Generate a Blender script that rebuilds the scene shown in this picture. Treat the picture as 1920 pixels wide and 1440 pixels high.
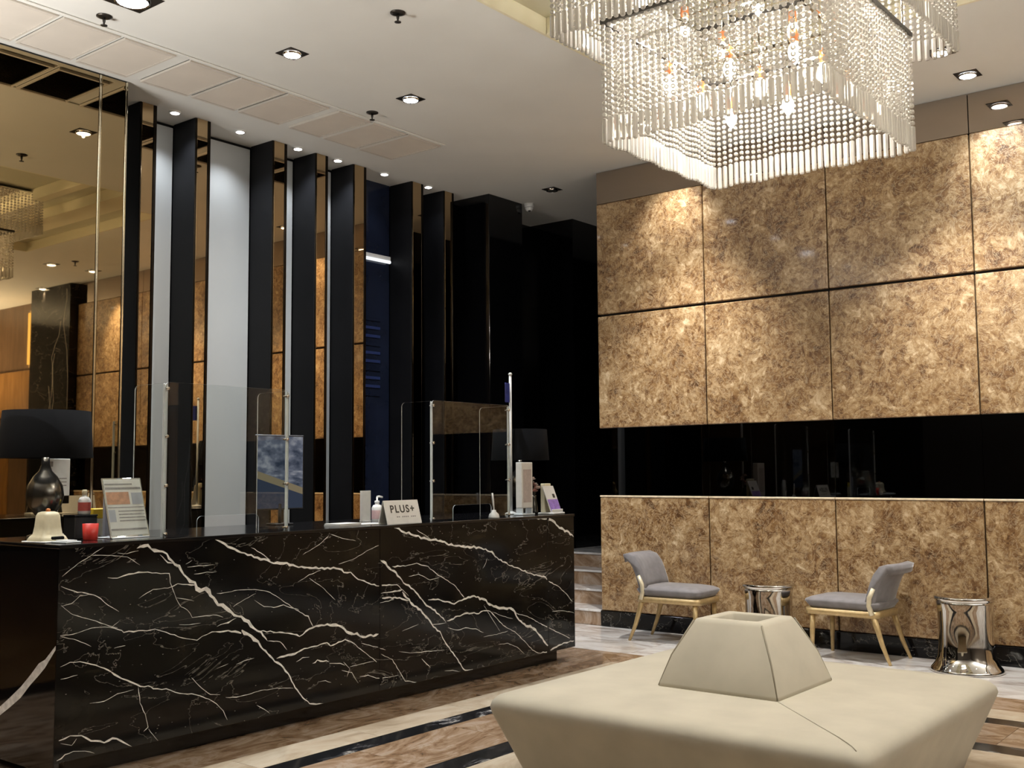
import bpy, bmesh, math, random
from mathutils import Vector, Matrix
random.seed(7)
for _o in list(bpy.data.objects):
    bpy.data.objects.remove(_o, do_unlink=True)
S = bpy.context.scene
C = S.collection
PI = math.pi
CZ = 4.48            # ceiling height
YW = 8.83            # face of the stone wall
# ---------------------------------------------------------------- camera, world, exposure
YAW, PITCH, ROLL, EYE = 0.672958, 0.0810249, -0.00750135, 1.5
fw = Vector((-math.sin(YAW)*math.cos(PITCH), math.cos(YAW)*math.cos(PITCH), math.sin(PITCH)))
rt = Vector((math.cos(YAW), math.sin(YAW), 0)); up = rt.cross(fw)
r2 = rt*math.cos(ROLL) + up*math.sin(ROLL); u2 = -rt*math.sin(ROLL) + up*math.cos(ROLL)
cam = bpy.data.cameras.new('camera'); cam.sensor_width = 36; cam.lens = 2021.7*36/1920
cam.clip_start = .05; cam.clip_end = 100
co = bpy.data.objects.new('camera', cam); C.objects.link(co)
co.matrix_world = Matrix(((r2.x, u2.x, -fw.x, 0), (r2.y, u2.y, -fw.y, 0), (r2.z, u2.z, -fw.z, EYE), (0, 0, 0, 1)))
S.camera = co
W = bpy.data.worlds.new('world'); S.world = W; W.use_nodes = True
W.node_tree.nodes['Background'].inputs[0].default_value = (.16, .2, .32, 1)
W.node_tree.nodes['Background'].inputs[1].default_value = .25
S.view_settings.view_transform = 'Standard'; S.view_settings.look = 'None'
S.view_settings.gamma = 1; S.view_settings.use_curve_mapping = False
S.view_settings.exposure = 0.40
cy = S.cycles
cy.max_bounces = 8; cy.diffuse_bounces = 4; cy.glossy_bounces = 5; cy.transmission_bounces = 6; cy.transparent_max_bounces = 24
cy.caustics_reflective = False; cy.caustics_refractive = False
cy.sample_clamp_indirect = 4; cy.sample_clamp_direct = 0
WARM, COOL, NEUT = (1, .88, .72), (.86, .92, 1), (1, .965, .92)

def lamp(name, kind, loc, power, col, parent=None, aim=None, size=.05, cone=60, blend=.5):
    L = bpy.data.lights.new(name, kind); L.energy = power; L.color = col
    if kind == 'AREA':
        L.shape = 'DISK'; L.size = size
    else:
        L.shadow_soft_size = size
    if kind == 'SPOT':
        L.spot_size = math.radians(cone); L.spot_blend = blend
    o = bpy.data.objects.new(name, L); C.objects.link(o)
    if parent: o.parent = parent
    o.location = loc
    if aim is not None:
        d = Vector(aim); o.rotation_euler = d.to_track_quat('-Z', 'Y').to_euler()
    return o

# unseen fill lights added around the lobby to brighten the ceiling
for _l, _p, _s in (((4.6, 3.4, 2.4), 330, 1.2), ((4.8, 7.6, 2.4), 190, 1.2), ((-6.2, .9, 2.0), 185, 1.4)):
    lamp('ceiling_fill', 'AREA', _l, _p, (1, .97, .93), None, (0, 0, 1), _s)

# ---------------------------------------------------------------- materials
def mat(name):
    m = bpy.data.materials.new(name); m.use_nodes = True
    nt = m.node_tree; nt.nodes.clear()
    return m, nt, nt.nodes.new('ShaderNodeOutputMaterial')
def nd(nt, t, **k):
    n = nt.nodes.new('ShaderNode' + t)
    for a, v in k.items():
        if a in n.inputs: n.inputs[a].default_value = v
        else: setattr(n, a, v)
    return n
def bsdf(nt, out, col=(.5, .5, .5), rough=.5, metal=0, **k):
    b = nt.nodes.new('ShaderNodeBsdfPrincipled')
    b.inputs['Base Color'].default_value = (*col, 1); b.inputs['Roughness'].default_value = rough; b.inputs['Metallic'].default_value = metal
    for a, v in k.items(): b.inputs[a.replace('_', ' ')].default_value = v
    nt.links.new(b.outputs[0], out.inputs[0])
    return b
def ramp(nt, stops):
    r = nt.nodes.new('ShaderNodeValToRGB'); e = r.color_ramp.elements
    while len(e) < len(stops): e.new(.5)
    for el, (p, c) in zip(e, stops):
        el.position = p; el.color = (*c, 1)
    return r
def flat(name, col, rough=.5, metal=0, var=.12, scale=30, bump=0, **k):
    m, nt, out = mat(name)
    b = bsdf(nt, out, col, rough, metal, **k)
    g = nd(nt, 'NewGeometry'); n = nd(nt, 'TexNoise', Scale=scale, Detail=4.0)
    nt.links.new(g.outputs['Position'], n.inputs['Vector'])
    r = ramp(nt, [(.3, tuple(c*(1-var) for c in col)), (.7, tuple(min(1, c*(1+var)) for c in col))])
    nt.links.new(n.outputs[0], r.inputs[0]); nt.links.new(r.outputs[0], b.inputs['Base Color'])
    if bump:
        bp = nd(nt, 'Bump', Strength=bump, Distance=.004); nt.links.new(n.outputs[0], bp.inputs['Height']); nt.links.new(bp.outputs[0], b.inputs['Normal'])
    return m
def emit(name, col, s):
    m, nt, out = mat(name); e = nd(nt, 'Emission', Color=(*col, 1), Strength=s); nt.links.new(e.outputs[0], out.inputs[0]); return m
def marble(name, stops, scale, stretch, dist=2.0, rough=.12, coat=.0, rnd=True):
    """veined stone: stretched warped noise along one axis"""
    m, nt, out = mat(name)
    b = bsdf(nt, out, (.3, .2, .1), rough)
    g = nd(nt, 'NewGeometry'); mp = nd(nt, 'Mapping'); mp.inputs['Scale'].default_value = stretch
    v = g.outputs['Position']
    if rnd:
        oi = nd(nt, 'ObjectInfo'); vm = nd(nt, 'VectorMath', operation='MULTIPLY_ADD')
        cb = nd(nt, 'CombineXYZ')
        for i in range(3): nt.links.new(oi.outputs['Random'], cb.inputs[i])
        vm.inputs[1].default_value = (17, 23, 11); nt.links.new(cb.outputs[0], vm.inputs[0]); nt.links.new(v, vm.inputs[2]); v = vm.outputs[0]
    nt.links.new(v, mp.inputs['Vector'])
    n = nd(nt, 'TexNoise', Scale=scale, Detail=9.0, Roughness=.66, Distortion=dist); nt.links.new(mp.outputs[0], n.inputs['Vector'])
    r = ramp(nt, stops); nt.links.new(n.outputs[0], r.inputs[0]); nt.links.new(r.outputs[0], b.inputs['Base Color'])
    b.inputs['Coat Weight'].default_value = coat; b.inputs['Coat Roughness'].default_value = .04
    return m
def mirror(name, col, rough=.015):
    m, nt, out = mat(name); b = bsdf(nt, out, col, rough, 1.0)
    n = nd(nt, 'TexNoise', Scale=1.3, Detail=1.0); g = nd(nt, 'NewGeometry'); nt.links.new(g.outputs['Position'], n.inputs['Vector'])
    r = ramp(nt, [(.3, tuple(c*.94 for c in col)), (.7, col)]); nt.links.new(n.outputs[0], r.inputs[0]); nt.links.new(r.outputs[0], b.inputs['Base Color'])
    return m
def pane(name, tint=(.97, .985, .98), gloss=1.0):
    m, nt, out = mat(name)
    tr = nd(nt, 'BsdfTransparent', Color=(*tint, 1)); gl = nd(nt, 'BsdfGlossy', Roughness=.01)
    fr = nd(nt, 'Fresnel', IOR=1.5); mx = nd(nt, 'MixShader')
    ge = nd(nt, 'NewGeometry'); inv = nd(nt, 'Math', operation='SUBTRACT'); inv.inputs[0].default_value = 1; nt.links.new(ge.outputs['Backfacing'], inv.inputs[1])
    ml = nd(nt, 'Math', operation='MULTIPLY'); nt.links.new(inv.outputs[0], ml.inputs[1])   # reflects on the outer skin only
    nt.links.new(fr.outputs[0], ml.inputs[0]); nt.links.new(ml.outputs[0], mx.inputs[0]); nt.links.new(tr.outputs[0], mx.inputs[1]); nt.links.new(gl.outputs[0], mx.inputs[2])
    nt.links.new(mx.outputs[0], out.inputs[0]); return m
def gold_stone(name):
    m, nt, out = mat(name)
    b = bsdf(nt, out, (.3, .2, .1), .33)
    g = nd(nt, 'NewGeometry'); oi = nd(nt, 'ObjectInfo'); cb = nd(nt, 'CombineXYZ')
    for i in range(3): nt.links.new(oi.outputs['Random'], cb.inputs[i])
    vm = nd(nt, 'VectorMath', operation='MULTIPLY_ADD'); vm.inputs[1].default_value = (31, 19, 27)
    nt.links.new(cb.outputs[0], vm.inputs[0]); nt.links.new(g.outputs['Position'], vm.inputs[2])
    big = nd(nt, 'TexNoise', Scale=2.4, Detail=5.0, Roughness=.55, Distortion=1.5)
    fine = nd(nt, 'TexNoise', Scale=6.5, Detail=9.0, Roughness=.68, Distortion=2.6)
    fl = nd(nt, 'TexNoise', Scale=7.5, Detail=5.0, Roughness=.6, Distortion=4.0)
    for n in (big, fine, fl): nt.links.new(vm.outputs[0], n.inputs['Vector'])
    # crushed shell chips: warped cells, each with its own tone
    wv = nd(nt, 'TexNoise', Scale=4.0, Detail=3.0, Distortion=.5); nt.links.new(vm.outputs[0], wv.inputs['Vector'])
    wm = nd(nt, 'VectorMath', operation='MULTIPLY_ADD'); wm.inputs[1].default_value = (.28, .28, .28); nt.links.new(wv.outputs['Color'], wm.inputs[0]); nt.links.new(vm.outputs[0], wm.inputs[2])
    vo = nd(nt, 'TexVoronoi', Scale=15.0); nt.links.new(wm.outputs[0], vo.inputs['Vector'])
    vo2 = nd(nt, 'TexVoronoi', Scale=34.0); nt.links.new(wm.outputs[0], vo2.inputs['Vector'])
    cells = nd(nt, 'MixRGB'); cells.inputs[0].default_value = .45; nt.links.new(vo.outputs['Color'], cells.inputs[1]); nt.links.new(vo2.outputs['Color'], cells.inputs[2])
    bw = nd(nt, 'RGBToBW'); nt.links.new(cells.outputs[0], bw.inputs[0])
    ad = nd(nt, 'MixRGB'); ad.inputs[0].default_value = .5
    nt.links.new(big.outputs[0], ad.inputs[1]); nt.links.new(fine.outputs[0], ad.inputs[2])
    a2 = nd(nt, 'MixRGB'); a2.inputs[0].default_value = .27; nt.links.new(ad.outputs[0], a2.inputs[1]); nt.links.new(bw.outputs[0], a2.inputs[2])
    r = ramp(nt, [(.34, (.075, .034, .012)), (.43, (.175, .088, .034)), (.5, (.285, .168, .072)), (.58, (.44, .295, .15)), (.67, (.70, .55, .36))])
    nt.links.new(a2.outputs[0], r.inputs[0])
    r2_ = ramp(nt, [(.46, (0, 0, 0)), (.49, (.5, .5, .5)), (.51, (.25, .25, .25)), (.535, (0, 0, 0))]); nt.links.new(fl.outputs[0], r2_.inputs[0])
    mx = nd(nt, 'MixRGB'); mx.inputs[2].default_value = (.68, .55, .36, 1); nt.links.new(r2_.outputs[0], mx.inputs[0]); nt.links.new(r.outputs[0], mx.inputs[1])
    nt.links.new(mx.outputs[0], b.inputs['Base Color'])
    b.inputs['Coat Weight'].default_value = .35; b.inputs['Coat Roughness'].default_value = .06
    return m
def black_marble(name):
    m, nt, out = mat(name)
    b = bsdf(nt, out, (.01, .01, .01), .10, Specular_IOR_Level=.3)
    g = nd(nt, 'NewGeometry')
    a = nd(nt, 'TexNoise', Scale=1.6, Detail=5.0, Distortion=.6); mp = nd(nt, 'Mapping'); mp.inputs['Scale'].default_value = (1, 1, 3.2)
    nt.links.new(g.outputs['Position'], mp.inputs['Vector']); nt.links.new(mp.outputs[0], a.inputs['Vector'])
    r = ramp(nt, [(.35, (.003, .003, .004)), (.55, (.006, .0055, .005)), (.75, (.02, .017, .012))]); nt.links.new(a.outputs[0], r.inputs[0])
    # hair veins
    w = nd(nt, 'TexNoise', Scale=1.9, Detail=6.0, Roughness=.55, Distortion=.9); mp2 = nd(nt, 'Mapping'); mp2.inputs['Scale'].default_value = (1, .8, 2.0); mp2.inputs['Rotation'].default_value = (.35, 0, 0)
    nt.links.new(g.outputs['Position'], mp2.inputs['Vector']); nt.links.new(mp2.outputs[0], w.inputs['Vector'])
    r1 = ramp(nt, [(.4972, (0, 0, 0)), (.5, (.32, .32, .32)), (.5028, (0, 0, 0))]); nt.links.new(w.outputs[0], r1.inputs[0])
    # pale flecks
    v = nd(nt, 'TexVoronoi', Scale=22.0); mp3 = nd(nt, 'Mapping'); mp3.inputs['Scale'].default_value = (1, .7, 1.5)
    nt.links.new(g.outputs['Position'], mp3.inputs['Vector']); nt.links.new(mp3.outputs[0], v.inputs['Vector'])
    r3 = ramp(nt, [(.03, (.6, .6, .6)), (.085, (0, 0, 0))]); nt.links.new(v.outputs['Distance'], r3.inputs[0])
    m1 = nd(nt, 'MixRGB'); m1.inputs[2].default_value = (.5, .47, .42, 1); nt.links.new(r1.outputs[0], m1.inputs[0]); nt.links.new(r.outputs[0], m1.inputs[1])
    m2 = nd(nt, 'MixRGB'); m2.inputs[2].default_value = (.42, .4, .36, 1); nt.links.new(r3.outputs[0], m2.inputs[0]); nt.links.new(m1.outputs[0], m2.inputs[1])
    nt.links.new(m2.outputs[0], b.inputs['Base Color'])
    return m

M = {}
M['paint'] = flat('ceiling_paint', (.74, .735, .69), .75, var=.02, scale=2)
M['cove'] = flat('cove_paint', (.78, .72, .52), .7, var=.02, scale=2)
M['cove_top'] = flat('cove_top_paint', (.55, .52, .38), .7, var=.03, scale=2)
M['grille'] = flat('grille_paint', (.62, .57, .5), .6, var=.03, scale=4)
M['dark_void'] = flat('dark_void', (.012, .013, .011), .9)
M['bronze'] = mirror('bronze_mirror', (.60, .435, .25))
M['bronze_wall'] = mirror('bronze_mirror_wall', (.42, .315, .175))
M['bronze_head'] = mirror('bronze_header', (.46, .39, .33), .03)
M['black_mirror'] = mirror('black_mirror', (.05, .05, .052), .02)
M['black_gloss'] = flat('black_gloss', (.006, .006, .007), .12, var=.2, scale=6)
M['black_column'] = flat('black_lacquer', (.0025, .0025, .003), .07, var=.2, scale=3)
M['fin_black'] = flat('matt_black_fin', (.006, .006, .007), .5, var=.2, scale=4, Specular_IOR_Level=.2)
M['navy'] = flat('navy_glass', (.010, .014, .03), .07, var=.2, scale=3)
M['trim'] = flat('dark_bronze_trim', (.03, .024, .018), .2, 1.0, var=.2)
M['bright_edge'] = flat('bevel_edge', (.75, .68, .52), .12, 1.0, var=.1, scale=60)
M['lit_panel'] = flat('pale_grey_panel', (.37, .378, .37), .55, var=.02, scale=3)
M['stone'] = gold_stone('golden_shell_stone')
M['ledge'] = flat('stone_ledge', (.75, .62, .45), .35, var=.15, scale=25)  # paler than the panels: light on their top edges put into colour
M['black_base'] = black_marble('black_baseboard_marble')
M['nero'] = black_marble('black_vein_marble')
M['vein'] = flat('white_vein', (.80, .79, .76), .12, var=.22, scale=35)
M['gap'] = flat('dark_joint', (.02, .015, .01), .8)
BROWN = [(.28, (.12, .07, .04)), (.42, (.25, .155, .09)), (.52, (.36, .25, .165)), (.61, (.46, .36, .28)), (.72, (.28, .2, .11))]
CREAM = [(.3, (.42, .33, .23)), (.5, (.58, .48, .36)), (.7, (.68, .6, .48))]
BLACKB = [(.36, (.008, .009, .010)), (.56, (.014, .015, .018)), (.61, (.1, .1, .11)), (.64, (.5, .48, .44)), (.67, (.03, .03, .03))]
WHITE = [(.28, (.26, .21, .17)), (.40, (.5, .45, .41)), (.5, (.68, .65, .62)), (.6, (.78, .76, .74)), (.72, (.5, .44, .38))]
for ax, st in (('y', (1.7, .75, 1)), ('x', (.75, 1.7, 1))):
    M['brown_'+ax] = marble('brown_marble_'+ax, BROWN, 2.6, st, 2.6, .14)
    M['cream_'+ax] = marble('cream_marble_'+ax, CREAM, 3.0, st, 1.0, .16)
    M['black_'+ax] = marble('black_stripe_marble_'+ax, BLACKB, 3.2, st, 1.2, .12)
    M['white_'+ax] = marble('pale_marble_'+ax, WHITE, 2.0, st, 1.6, .10)
M['velvet'] = flat('cream_velvet', (.46, .42, .335), .85, var=.07, scale=5, bump=.3, Sheen_Weight=.1, Sheen_Roughness=.4)
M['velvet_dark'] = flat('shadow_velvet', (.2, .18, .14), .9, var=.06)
M['seam'] = flat('velvet_seam', (.24, .21, .155), .9, var=.1)  # darker than the velvet: slight shadow along the seam put into colour
M['grey_velvet'] = flat('grey_velvet', (.205, .193, .198), .75, var=.14, scale=14, bump=.2, Sheen_Weight=.6, Sheen_Roughness=.35)
M['brass'] = flat('champagne_wood', (.50, .36, .17), .35, .35, var=.12)
M['brass_light'] = flat('pale_champagne', (.78, .70, .5), .3, .3, var=.08)
M['chrome'] = flat('chrome', (.68, .66, .62), .04, 1.0, var=.04, scale=3)
M['lamp_black'] = flat('black_shade_fabric', (.003, .003, .0035), .9, var=.2, scale=200, Specular_IOR_Level=.1)
M['pewter'] = flat('dark_pewter', (.16, .15, .13), .2, .9, var=.2, scale=8)
M['acrylic'] = pane('clear_acrylic')
M['acrylic_edge'] = flat('acrylic_edge', (.62, .66, .68), .35, var=.05)  # pale colour stands in for light caught along the cut edges
M['white_plastic'] = flat('white_plastic', (.72, .72, .70), .4, var=.04)
M['cream_plastic'] = flat('cream_plastic', (.66, .60, .42), .4, var=.06)
M['grey_board'] = flat('blue_grey_board', (.40, .41, .46), .6, var=.05)
M['paper'] = flat('white_paper', (.70, .68, .64), .6, var=.04)
M['print_orange'] = flat('orange_print', (.50, .25, .14), .5, var=.25, scale=40)
M['print_grey'] = flat('grey_print', (.28, .26, .25), .5, var=.2, scale=60)
M['print_dark'] = flat('dark_print', (.05, .045, .035), .5)
M['print_red'] = flat('red_print', (.5, .1, .08), .5)
M['purple'] = flat('purple_print', (.30, .18, .52), .5, var=.25, scale=40)
M['red'] = flat('red_plastic', (.6, .04, .03), .35, var=.1)
M['yellow'] = flat('yellow_card', (.75, .52, .03), .45, var=.1)
M['blue'] = flat('blue_cloth', (.02, .03, .22), .7, var=.2)
M['slat_navy'] = flat('navy_slat', (.015, .03, .11), .4)
M['black_plastic'] = flat('black_plastic', (.012, .012, .013), .35)
M['dark_metal'] = flat('dark_metal', (.05, .045, .04), .35, .8)
M['wood'] = marble('amber_wood', [(.3, (.15, .07, .018)), (.5, (.24, .12, .035)), (.7, (.32, .17, .055))], 2.0, (5, 5, .6), .6, .3)
M['wood_dark'] = marble('brown_wood', [(.3, (.07, .04, .02)), (.7, (.15, .09, .05))], 2.0, (5, 5, .6), .6, .35)
M['wall_beige'] = flat('beige_wall', (.10, .085, .07), .6, var=.04, scale=2)
M['lamp_white'] = emit('lamp_white', (1, .97, .92), 22)
M['lamp_cool'] = emit('lamp_cool', (.86, .92, 1), 30)
M['bulb'] = emit('bulb_glow', (1, .9, .72), 26)
M['tube'] = emit('reflection_glow', (.9, .95, 1), .9)  # bright reflection in the dark glass put into a glowing colour
M['socket'] = flat('copper_socket', (.65, .24, .1), .3, .8)
M['sconce'] = emit('sconce_glow', (1, .62, .18), 2.2)
# crystal: bright cut glass, part reflecting, part letting the bulbs shine through
m, nt, out = mat('cut_crystal')
gl = nd(nt, 'BsdfGlass', IOR=1.5, Roughness=.03, Color=(1, .97, .92, 1)); tl = nd(nt, 'BsdfTranslucent', Color=(.9, .87, .8, 1)); df = nd(nt, 'BsdfDiffuse', Color=(.85, .82, .76, 1))
ms = nd(nt, 'MixShader'); ms.inputs[0].default_value = .5
ms2 = nd(nt, 'MixShader'); ms2.inputs[0].default_value = .46
nt.links.new(tl.outputs[0], ms.inputs[1]); nt.links.new(df.outputs[0], ms.inputs[2])
nt.links.new(gl.outputs[0], ms2.inputs[1]); nt.links.new(ms.outputs[0], ms2.inputs[2]); nt.links.new(ms2.outputs[0], out.inputs[0])
M['crystal'] = m
# street reflection put into glowing colour: clouds over a tiled roof
m, nt, out = mat('sky_reflection')
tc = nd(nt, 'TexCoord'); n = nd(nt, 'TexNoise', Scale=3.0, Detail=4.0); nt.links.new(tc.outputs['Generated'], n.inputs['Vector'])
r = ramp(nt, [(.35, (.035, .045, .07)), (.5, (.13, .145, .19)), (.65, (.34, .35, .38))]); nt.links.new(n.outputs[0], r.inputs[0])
e = nd(nt, 'Emission', Strength=.55); nt.links.new(r.outputs[0], e.inputs[0]); nt.links.new(e.outputs[0], out.inputs[0]); M['reflected_sky'] = m
M['reflected_roof'] = emit('reflected_roof', (.32, .26, .16), .4)
M['reflected_dark'] = emit('reflected_roof_dark', (.035, .045, .07), .6)

# ---------------------------------------------------------------- mesh building
class MB:
    def __init__(s): s.v = []; s.f = []; s.m = []; s.sm = []
    def add(s, vs, fs, mi=0, smooth=False):
        o = len(s.v); s.v += [tuple(v) for v in vs]
        for f in fs: s.f.append(tuple(i+o for i in f)); s.m.append(mi); s.sm.append(smooth)
        return s
    def box(s, a, b, mi=0):
        (x0, y0, z0), (x1, y1, z1) = a, b
        if x0 > x1: x0, x1 = x1, x0
        if y0 > y1: y0, y1 = y1, y0
        if z0 > z1: z0, z1 = z1, z0
        return s.add([(x0, y0, z0), (x1, y0, z0), (x1, y1, z0), (x0, y1, z0), (x0, y0, z1), (x1, y0, z1), (x1, y1, z1), (x0, y1, z1)],
                     [(3, 2, 1, 0), (4, 5, 6, 7), (0, 1, 5, 4), (1, 2, 6, 5), (2, 3, 7, 6), (3, 0, 4, 7)], mi)
    def bbox(s, a, b, r=.004, mi=0):
        """box with chamfered edges"""
        lo = [min(p, q) for p, q in zip(a, b)]; hi = [max(p, q) for p, q in zip(a, b)]
        r = min([r] + [(h-l)*.45 for l, h in zip(lo, hi)])
        bm = bmesh.new(); bmesh.ops.create_cube(bm, size=1)
        for v in bm.verts:
            for i in range(3): v.co[i] = (lo[i]+hi[i])/2 + v.co[i]*(hi[i]-lo[i])
        bmesh.ops.bevel(bm, geom=bm.edges[:], offset=r, segments=1, affect='EDGES')
        bm.verts.index_update()
        s.add([v.co[:] for v in bm.verts], [[v.index for v in f.verts] for f in bm.faces], mi); bm.free(); return s
    def lathe(s, prof, n=24, c=(0, 0), mi=0, smooth=True, cap=True):
        o = len(s.v); vs = []
        for r, z in prof:
            for i in range(n):
                a = 2*PI*i/n; vs.append((c[0]+r*math.cos(a), c[1]+r*math.sin(a), z))
        fs = []
        for j in range(len(prof)-1):
            for i in range(n):
                k = (i+1) % n; fs.append((j*n+i, j*n+k, (j+1)*n+k, (j+1)*n+i))
        s.add(vs, fs, mi, smooth)
        if cap:
            o2 = [tuple(range(n-1, -1, -1)), tuple(range((len(prof)-1)*n, len(prof)*n))]
            for f in o2: s.f.append(tuple(i+o for i in f)); s.m.append(mi); s.sm.append(False)
        return s
    def tube(s, pts, r, n=8, mi=0, closed=False):
        pts = [Vector(p) for p in pts]; rs = r if isinstance(r, (list, tuple)) else [r]*len(pts)
        vs = []; prev = None
        for i, p in enumerate(pts):
            t = (pts[min(i+1, len(pts)-1)] - pts[max(i-1, 0)]).normalized()
            if prev is None:
                a = Vector((0, 0, 1)) if abs(t.z) < .9 else Vector((1, 0, 0)); u = t.cross(a).normalized()
            else: u = (prev - t*prev.dot(t)).normalized()
            prev = u; w = t.cross(u)
            for k in range(n):
                a = 2*PI*k/n; vs.append(p + (u*math.cos(a)+w*math.sin(a))*rs[i])
        fs = [(j*n+i, j*n+(i+1) % n, (j+1)*n+(i+1) % n, (j+1)*n+i) for j in range(len(pts)-1) for i in range(n)]
        L = (len(pts)-1)*n
        fs += [tuple(range(n-1, -1, -1)), tuple(range(L, L+n))]
        return s.add(vs, fs, mi, True)
    def prism(s, poly, y0, y1, axis='y', mi=0, smooth=False):
        """polygon in two axes extruded along the third: axis y -> (x,z), x -> (y,z), z -> (x,y)"""
        def P(a, b, t): return {'y': (a, t, b), 'x': (t, a, b), 'z': (a, b, t)}[axis]
        n = len(poly); vs = [P(a, b, y0) for a, b in poly] + [P(a, b, y1) for a, b in poly]
        s.add(vs, [tuple(range(n)), tuple(range(2*n-1, n-1, -1))], mi)
        s.add(vs, [(i, i+n, (i+1) % n+n, (i+1) % n) for i in range(n)], mi, smooth)
        return s
    def mesh(s, name, mats):
        me = bpy.data.meshes.new(name); me.from_pydata(s.v, [], s.f); me.update()
        for mm in (mats if isinstance(mats, (list, tuple)) else [mats]): me.materials.append(M[mm] if isinstance(mm, str) else mm)
        for p, i, q in zip(me.polygons, s.m, s.sm): p.material_index = i; p.use_smooth = q
        bm = bmesh.new(); bm.from_mesh(me); bmesh.ops.recalc_face_normals(bm, faces=bm.faces); bm.to_mesh(me); bm.free()
        return me
    def build(s, name, mats, parent=None, loc=None, rot=None):
        o = bpy.data.objects.new(name, s.mesh(name, mats)); C.objects.link(o)
        if parent: o.parent = parent
        if loc: o.location = loc
        if rot: o.rotation_euler = rot
        return o
def tag(o, label, cat, group=None):
    o['label'] = label; o['category'] = cat
    if group: o['group'] = group
    return o
def thing(name, label, cat, loc=(0, 0, 0), rz=0, group=None):
    o = bpy.data.objects.new(name, None); o.empty_display_size = .1; C.objects.link(o); o.location = loc; o.rotation_euler = (0, 0, rz)
    return tag(o, label, cat, group)
def struct(name, mb, mats, parent=None):
    o = mb.build(name, mats, parent)
    if not parent: o['kind'] = 'structure'
    return o
def share(o, parent, loc, rot=None, name=None):
    c = o.copy(); C.objects.link(c); c.parent = parent; c.location = loc
    if rot: c.rotation_euler = rot
    return c
def copy_tree(root, loc, rz=None, label=None):
    r = root.copy(); C.objects.link(r); r.location = loc
    if rz is not None: r.rotation_euler = (0, 0, rz)
    if label: r['label'] = label
    def rec(a, b):
        for ch in list(a.children):
            d = ch.copy(); C.objects.link(d); d.parent = b
            rec(ch, d)
    rec(root, r); return r
# ================================================================ SETTING
XL, XR, YF, YB = -8.2, 6.0, -5.0, 16.0
struct('floor', MB().box((XL, YF, -.08), (XR, YB, -.022)), 'brown_y')
FLOOR = bpy.data.objects['floor']
def slab(poly, mt):
    mb = MB(); c = Vector((sum(p[0] for p in poly)/len(poly), sum(p[1] for p in poly)/len(poly)))
    q = []
    for p in poly:                     # 1.5 mm joint all round
        d = Vector(p)-c; q.append((c.x+d.x-math.copysign(.0015, d.x), c.y+d.y-math.copysign(.0015, d.y)))
    mb.prism([(a-c.x, b-c.y) for a, b in q], -.022, 0, 'z')
    return mb.build('marble_slab', mt, FLOOR, (c.x, c.y, 0))
CX, CY = -2.42, 4.87
def band(d0, d1, mt, n):
    for sx, sy, ax in ((-1, 0, 'y'), (1, 0, 'y'), (0, -1, 'x'), (0, 1, 'x')):
        for i in range(n):
            t0, t1 = -1+2*i/n, -1+2*(i+1)/n
            a = [(d0, t0*d0), (d1, t0*d1 if i == 0 else t0*d0), (d1, t1*d1 if i == n-1 else t1*d0), (d0, t1*d0)]
            if sx: poly = [(CX+sx*p, CY+q) for p, q in a]
            else: poly = [(CX+q, CY+sy*p) for p, q in a]
            slab(poly, mt+ax)
band(2.37, 2.76, 'brown_', 6); band(2.11, 2.37, 'cream_', 5); band(1.96, 2.11, 'black_', 4)
band(1.45, 1.96, 'brown_', 4); band(1.28, 1.45, 'black_', 3); band(.8, 1.28, 'cream_', 3)
slab([(CX-.8, CY-.8), (CX+.8, CY-.8), (CX+.8, CY+.8), (CX-.8, CY+.8)], 'brown_y')
x = -7.3
while x < 3.0:
    for y0, y1 in ((7.63, 8.24), (8.24, 8.845)):
        slab([(x, y0), (x+1.2, y0), (x+1.2, y1), (x, y1)], 'white_x')
    x += 1.2
for j in range(8):                      # outer field beside the bands
    y0 = 7.63-.9*(j+1)
    for x0 in (-7.3, -6.24): slab([(x0, y0), (x0+1.06, y0), (x0+1.06, y0+.9), (x0, y0+.9)], 'brown_y')
    for x0 in (.34, 1.4): slab([(x0, y0), (x0+1.06, y0), (x0+1.06, y0+.9), (x0, y0+.9)], 'white_x')
for i in range(5):
    for y0 in (.43, 1.27): slab([(-5.18+i*1.104, y0), (-5.18+(i+1)*1.104, y0), (-5.18+(i+1)*1.104, y0+.84), (-5.18+i*1.104, y0+.84)], 'brown_x')

# ceiling with the recessed tray over the seat
HX0, HX1, HY0, HY1 = -4.29, -.55, 2.4, 7.1
mb = MB()
for a, b in (((XL, YF), (HX0, YB)), ((HX1, YF), (XR, YB)), ((HX0, YF), (HX1, HY0)), ((HX0, HY1), (HX1, YB))):
    mb.box((*a, CZ), (*b, CZ+.3))
struct('ceiling', mb, 'paint'); CEIL = bpy.data.objects['ceiling']
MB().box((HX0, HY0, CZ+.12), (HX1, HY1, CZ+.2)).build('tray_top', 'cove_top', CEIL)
mb = MB()
mb.box((HX0, HY0, CZ), (HX0+.02, HY1, CZ+.12)).box((HX1-.02, HY0, CZ), (HX1, HY1, CZ+.12)).box((HX0, HY0, CZ), (HX1, HY0+.02, CZ+.12)).box((HX0, HY1-.02, CZ), (HX1, HY1, CZ+.12))
mb.build('tray_fascia', 'cove', CEIL)
for y0, y1 in ((5.76, 5.88), (6.28, 6.62), (3.86, 3.98), (3.12, 3.46)):
    MB().bbox((HX0+.02, y0, CZ), (HX1-.02, y1, CZ+.12), .004).build('tray_beam', 'cove', CEIL)

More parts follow.
